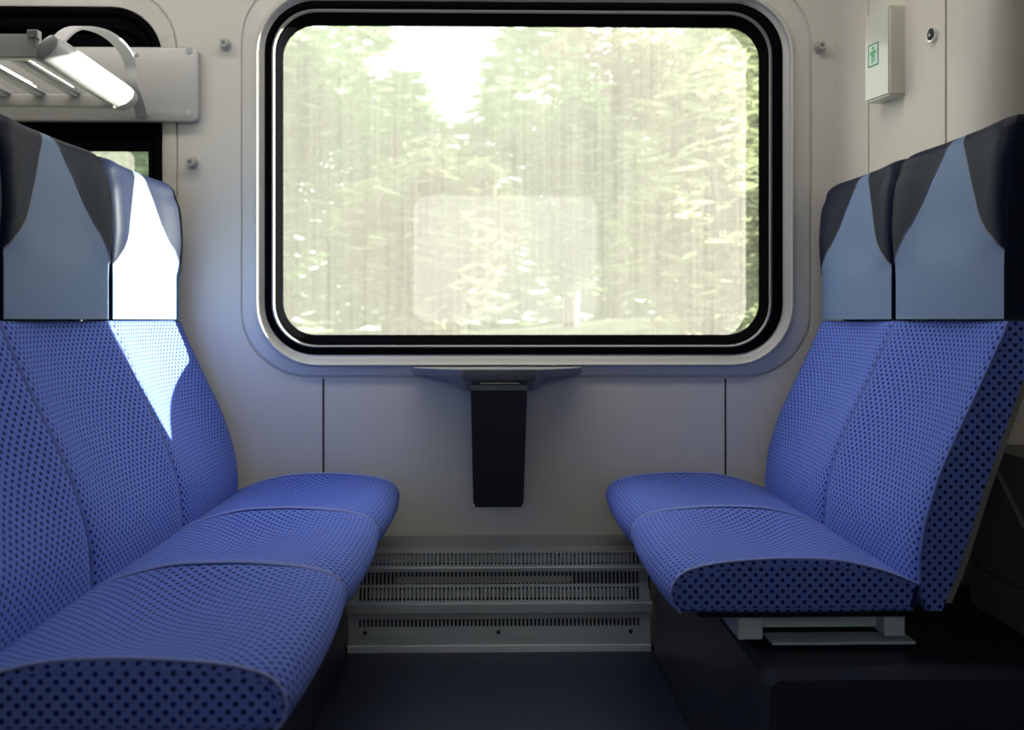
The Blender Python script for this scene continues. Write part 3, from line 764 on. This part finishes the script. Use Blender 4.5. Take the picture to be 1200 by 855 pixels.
for a in ((-2.35, 7.6, 2.9, .85, 1.35, G, 5000), (1.75, 7.7, 3.0, .85, 1.4, Y, 5000),
          (-4.3, 9.8, 3.8, 1.1, 1.8, G, 4500), (-0.6, 9.8, 2.2, .95, 1.05, Y, 5000), (3.5, 9.8, 3.8, 1.05, 1.8, O, 5000),
          (-2.5, 12.2, 4.4, 1.15, 2.1, G, 5500), (0.95, 12.2, 3.4, 1.0, 1.6, G, 5000), (5.6, 12.2, 4.4, 1.1, 2.1, O, 4000), (-6.6, 12.0, 4.6, 1.3, 2.2, G, 4000), (3.05, 12.2, 4.4, 1.0, 2.1, Y, 5000),
          (-4.9, 15.2, 5.2, 1.3, 2.5, Y, 5000), (-1.5, 15.2, 3.5, 1.5, 1.7, G, 5500), (1.9, 15.2, 5.2, 1.5, 2.5, O, 6000), (5.2, 15.2, 5.4, 1.5, 2.6, O, 5500)):
    tree(*a)
for a in ((-1.75, 5.6, .95, .62, .44, G, 2500), (-0.45, 5.6, .9, .6, .42, Y, 2500), (0.8, 5.6, .95, .6, .44, Y, 2500), (2.05, 5.6, .9, .6, .42, O, 2500)):
    tree(*a, kind='bush')

# tall hedge behind the trees, lower where the sky shows through
rnd = random.Random(5); hy = 18.5
HOLES = [(rnd.uniform(-3.5, 4.0), rnd.uniform(2.6, 5.6), rnd.uniform(.25, .6), rnd.uniform(.10, .22)) for _ in range(26)]
def hh(x): return 6.1 - 1.5*math.exp(-((x+0.75)/0.8)**2) + 0.35*math.sin(x*2.1) + 0.2*math.sin(x*5.3+1)
ht = thing('hedge', 'tall pale green hedge along the bank beyond the window', 'hedge', (0, hy, gz(0, hy)))
bm = bmesh.new()
for i in range(14000):
    x = rnd.uniform(-11, 11); y = hy-0.9+1.8*rnd.random()**1.5; top = hh(x)-gz(0, hy); z = rnd.random()**0.9*top*rnd.uniform(.93, 1.02)+.05
    if any(((x-a_)/c_)**2+((z+gz(0, hy)-b_)/d2)**2 < 1 for a_, b_, c_, d2 in HOLES): continue
    ln = rnd.uniform(.16, .38); wd = ln*.38; a = rnd.uniform(-.9, .9); tl = rnd.uniform(-.3, .3)
    d_ = Vector((math.cos(a), math.sin(a), tl)).normalized(); q = Vector((rnd.uniform(-.3, .3), rnd.uniform(-.8, .8), 1)).normalized(); p = Vector((x, y-hy, z))
    bm.faces.new([bm.verts.new(p+d_*ln*k1+q*wd*k2) for k1, k2 in ((-1, 0), (-.3, .5), (.4, .45), (1, 0), (.4, -.45), (-.3, -.5))])
obj('foliage', bm, G, ht)
bm = bmesh.new()
for i in range(11):
    x = -10+2*i; tube(bm, [(x, 0, -.3), (x+.1, 0, 1.5), (x-.1, .1, 3.2)], 0.07, 6)
o = obj('stems', bm, M_BARK, ht, smooth=60); o['kind'] = 'stuff'
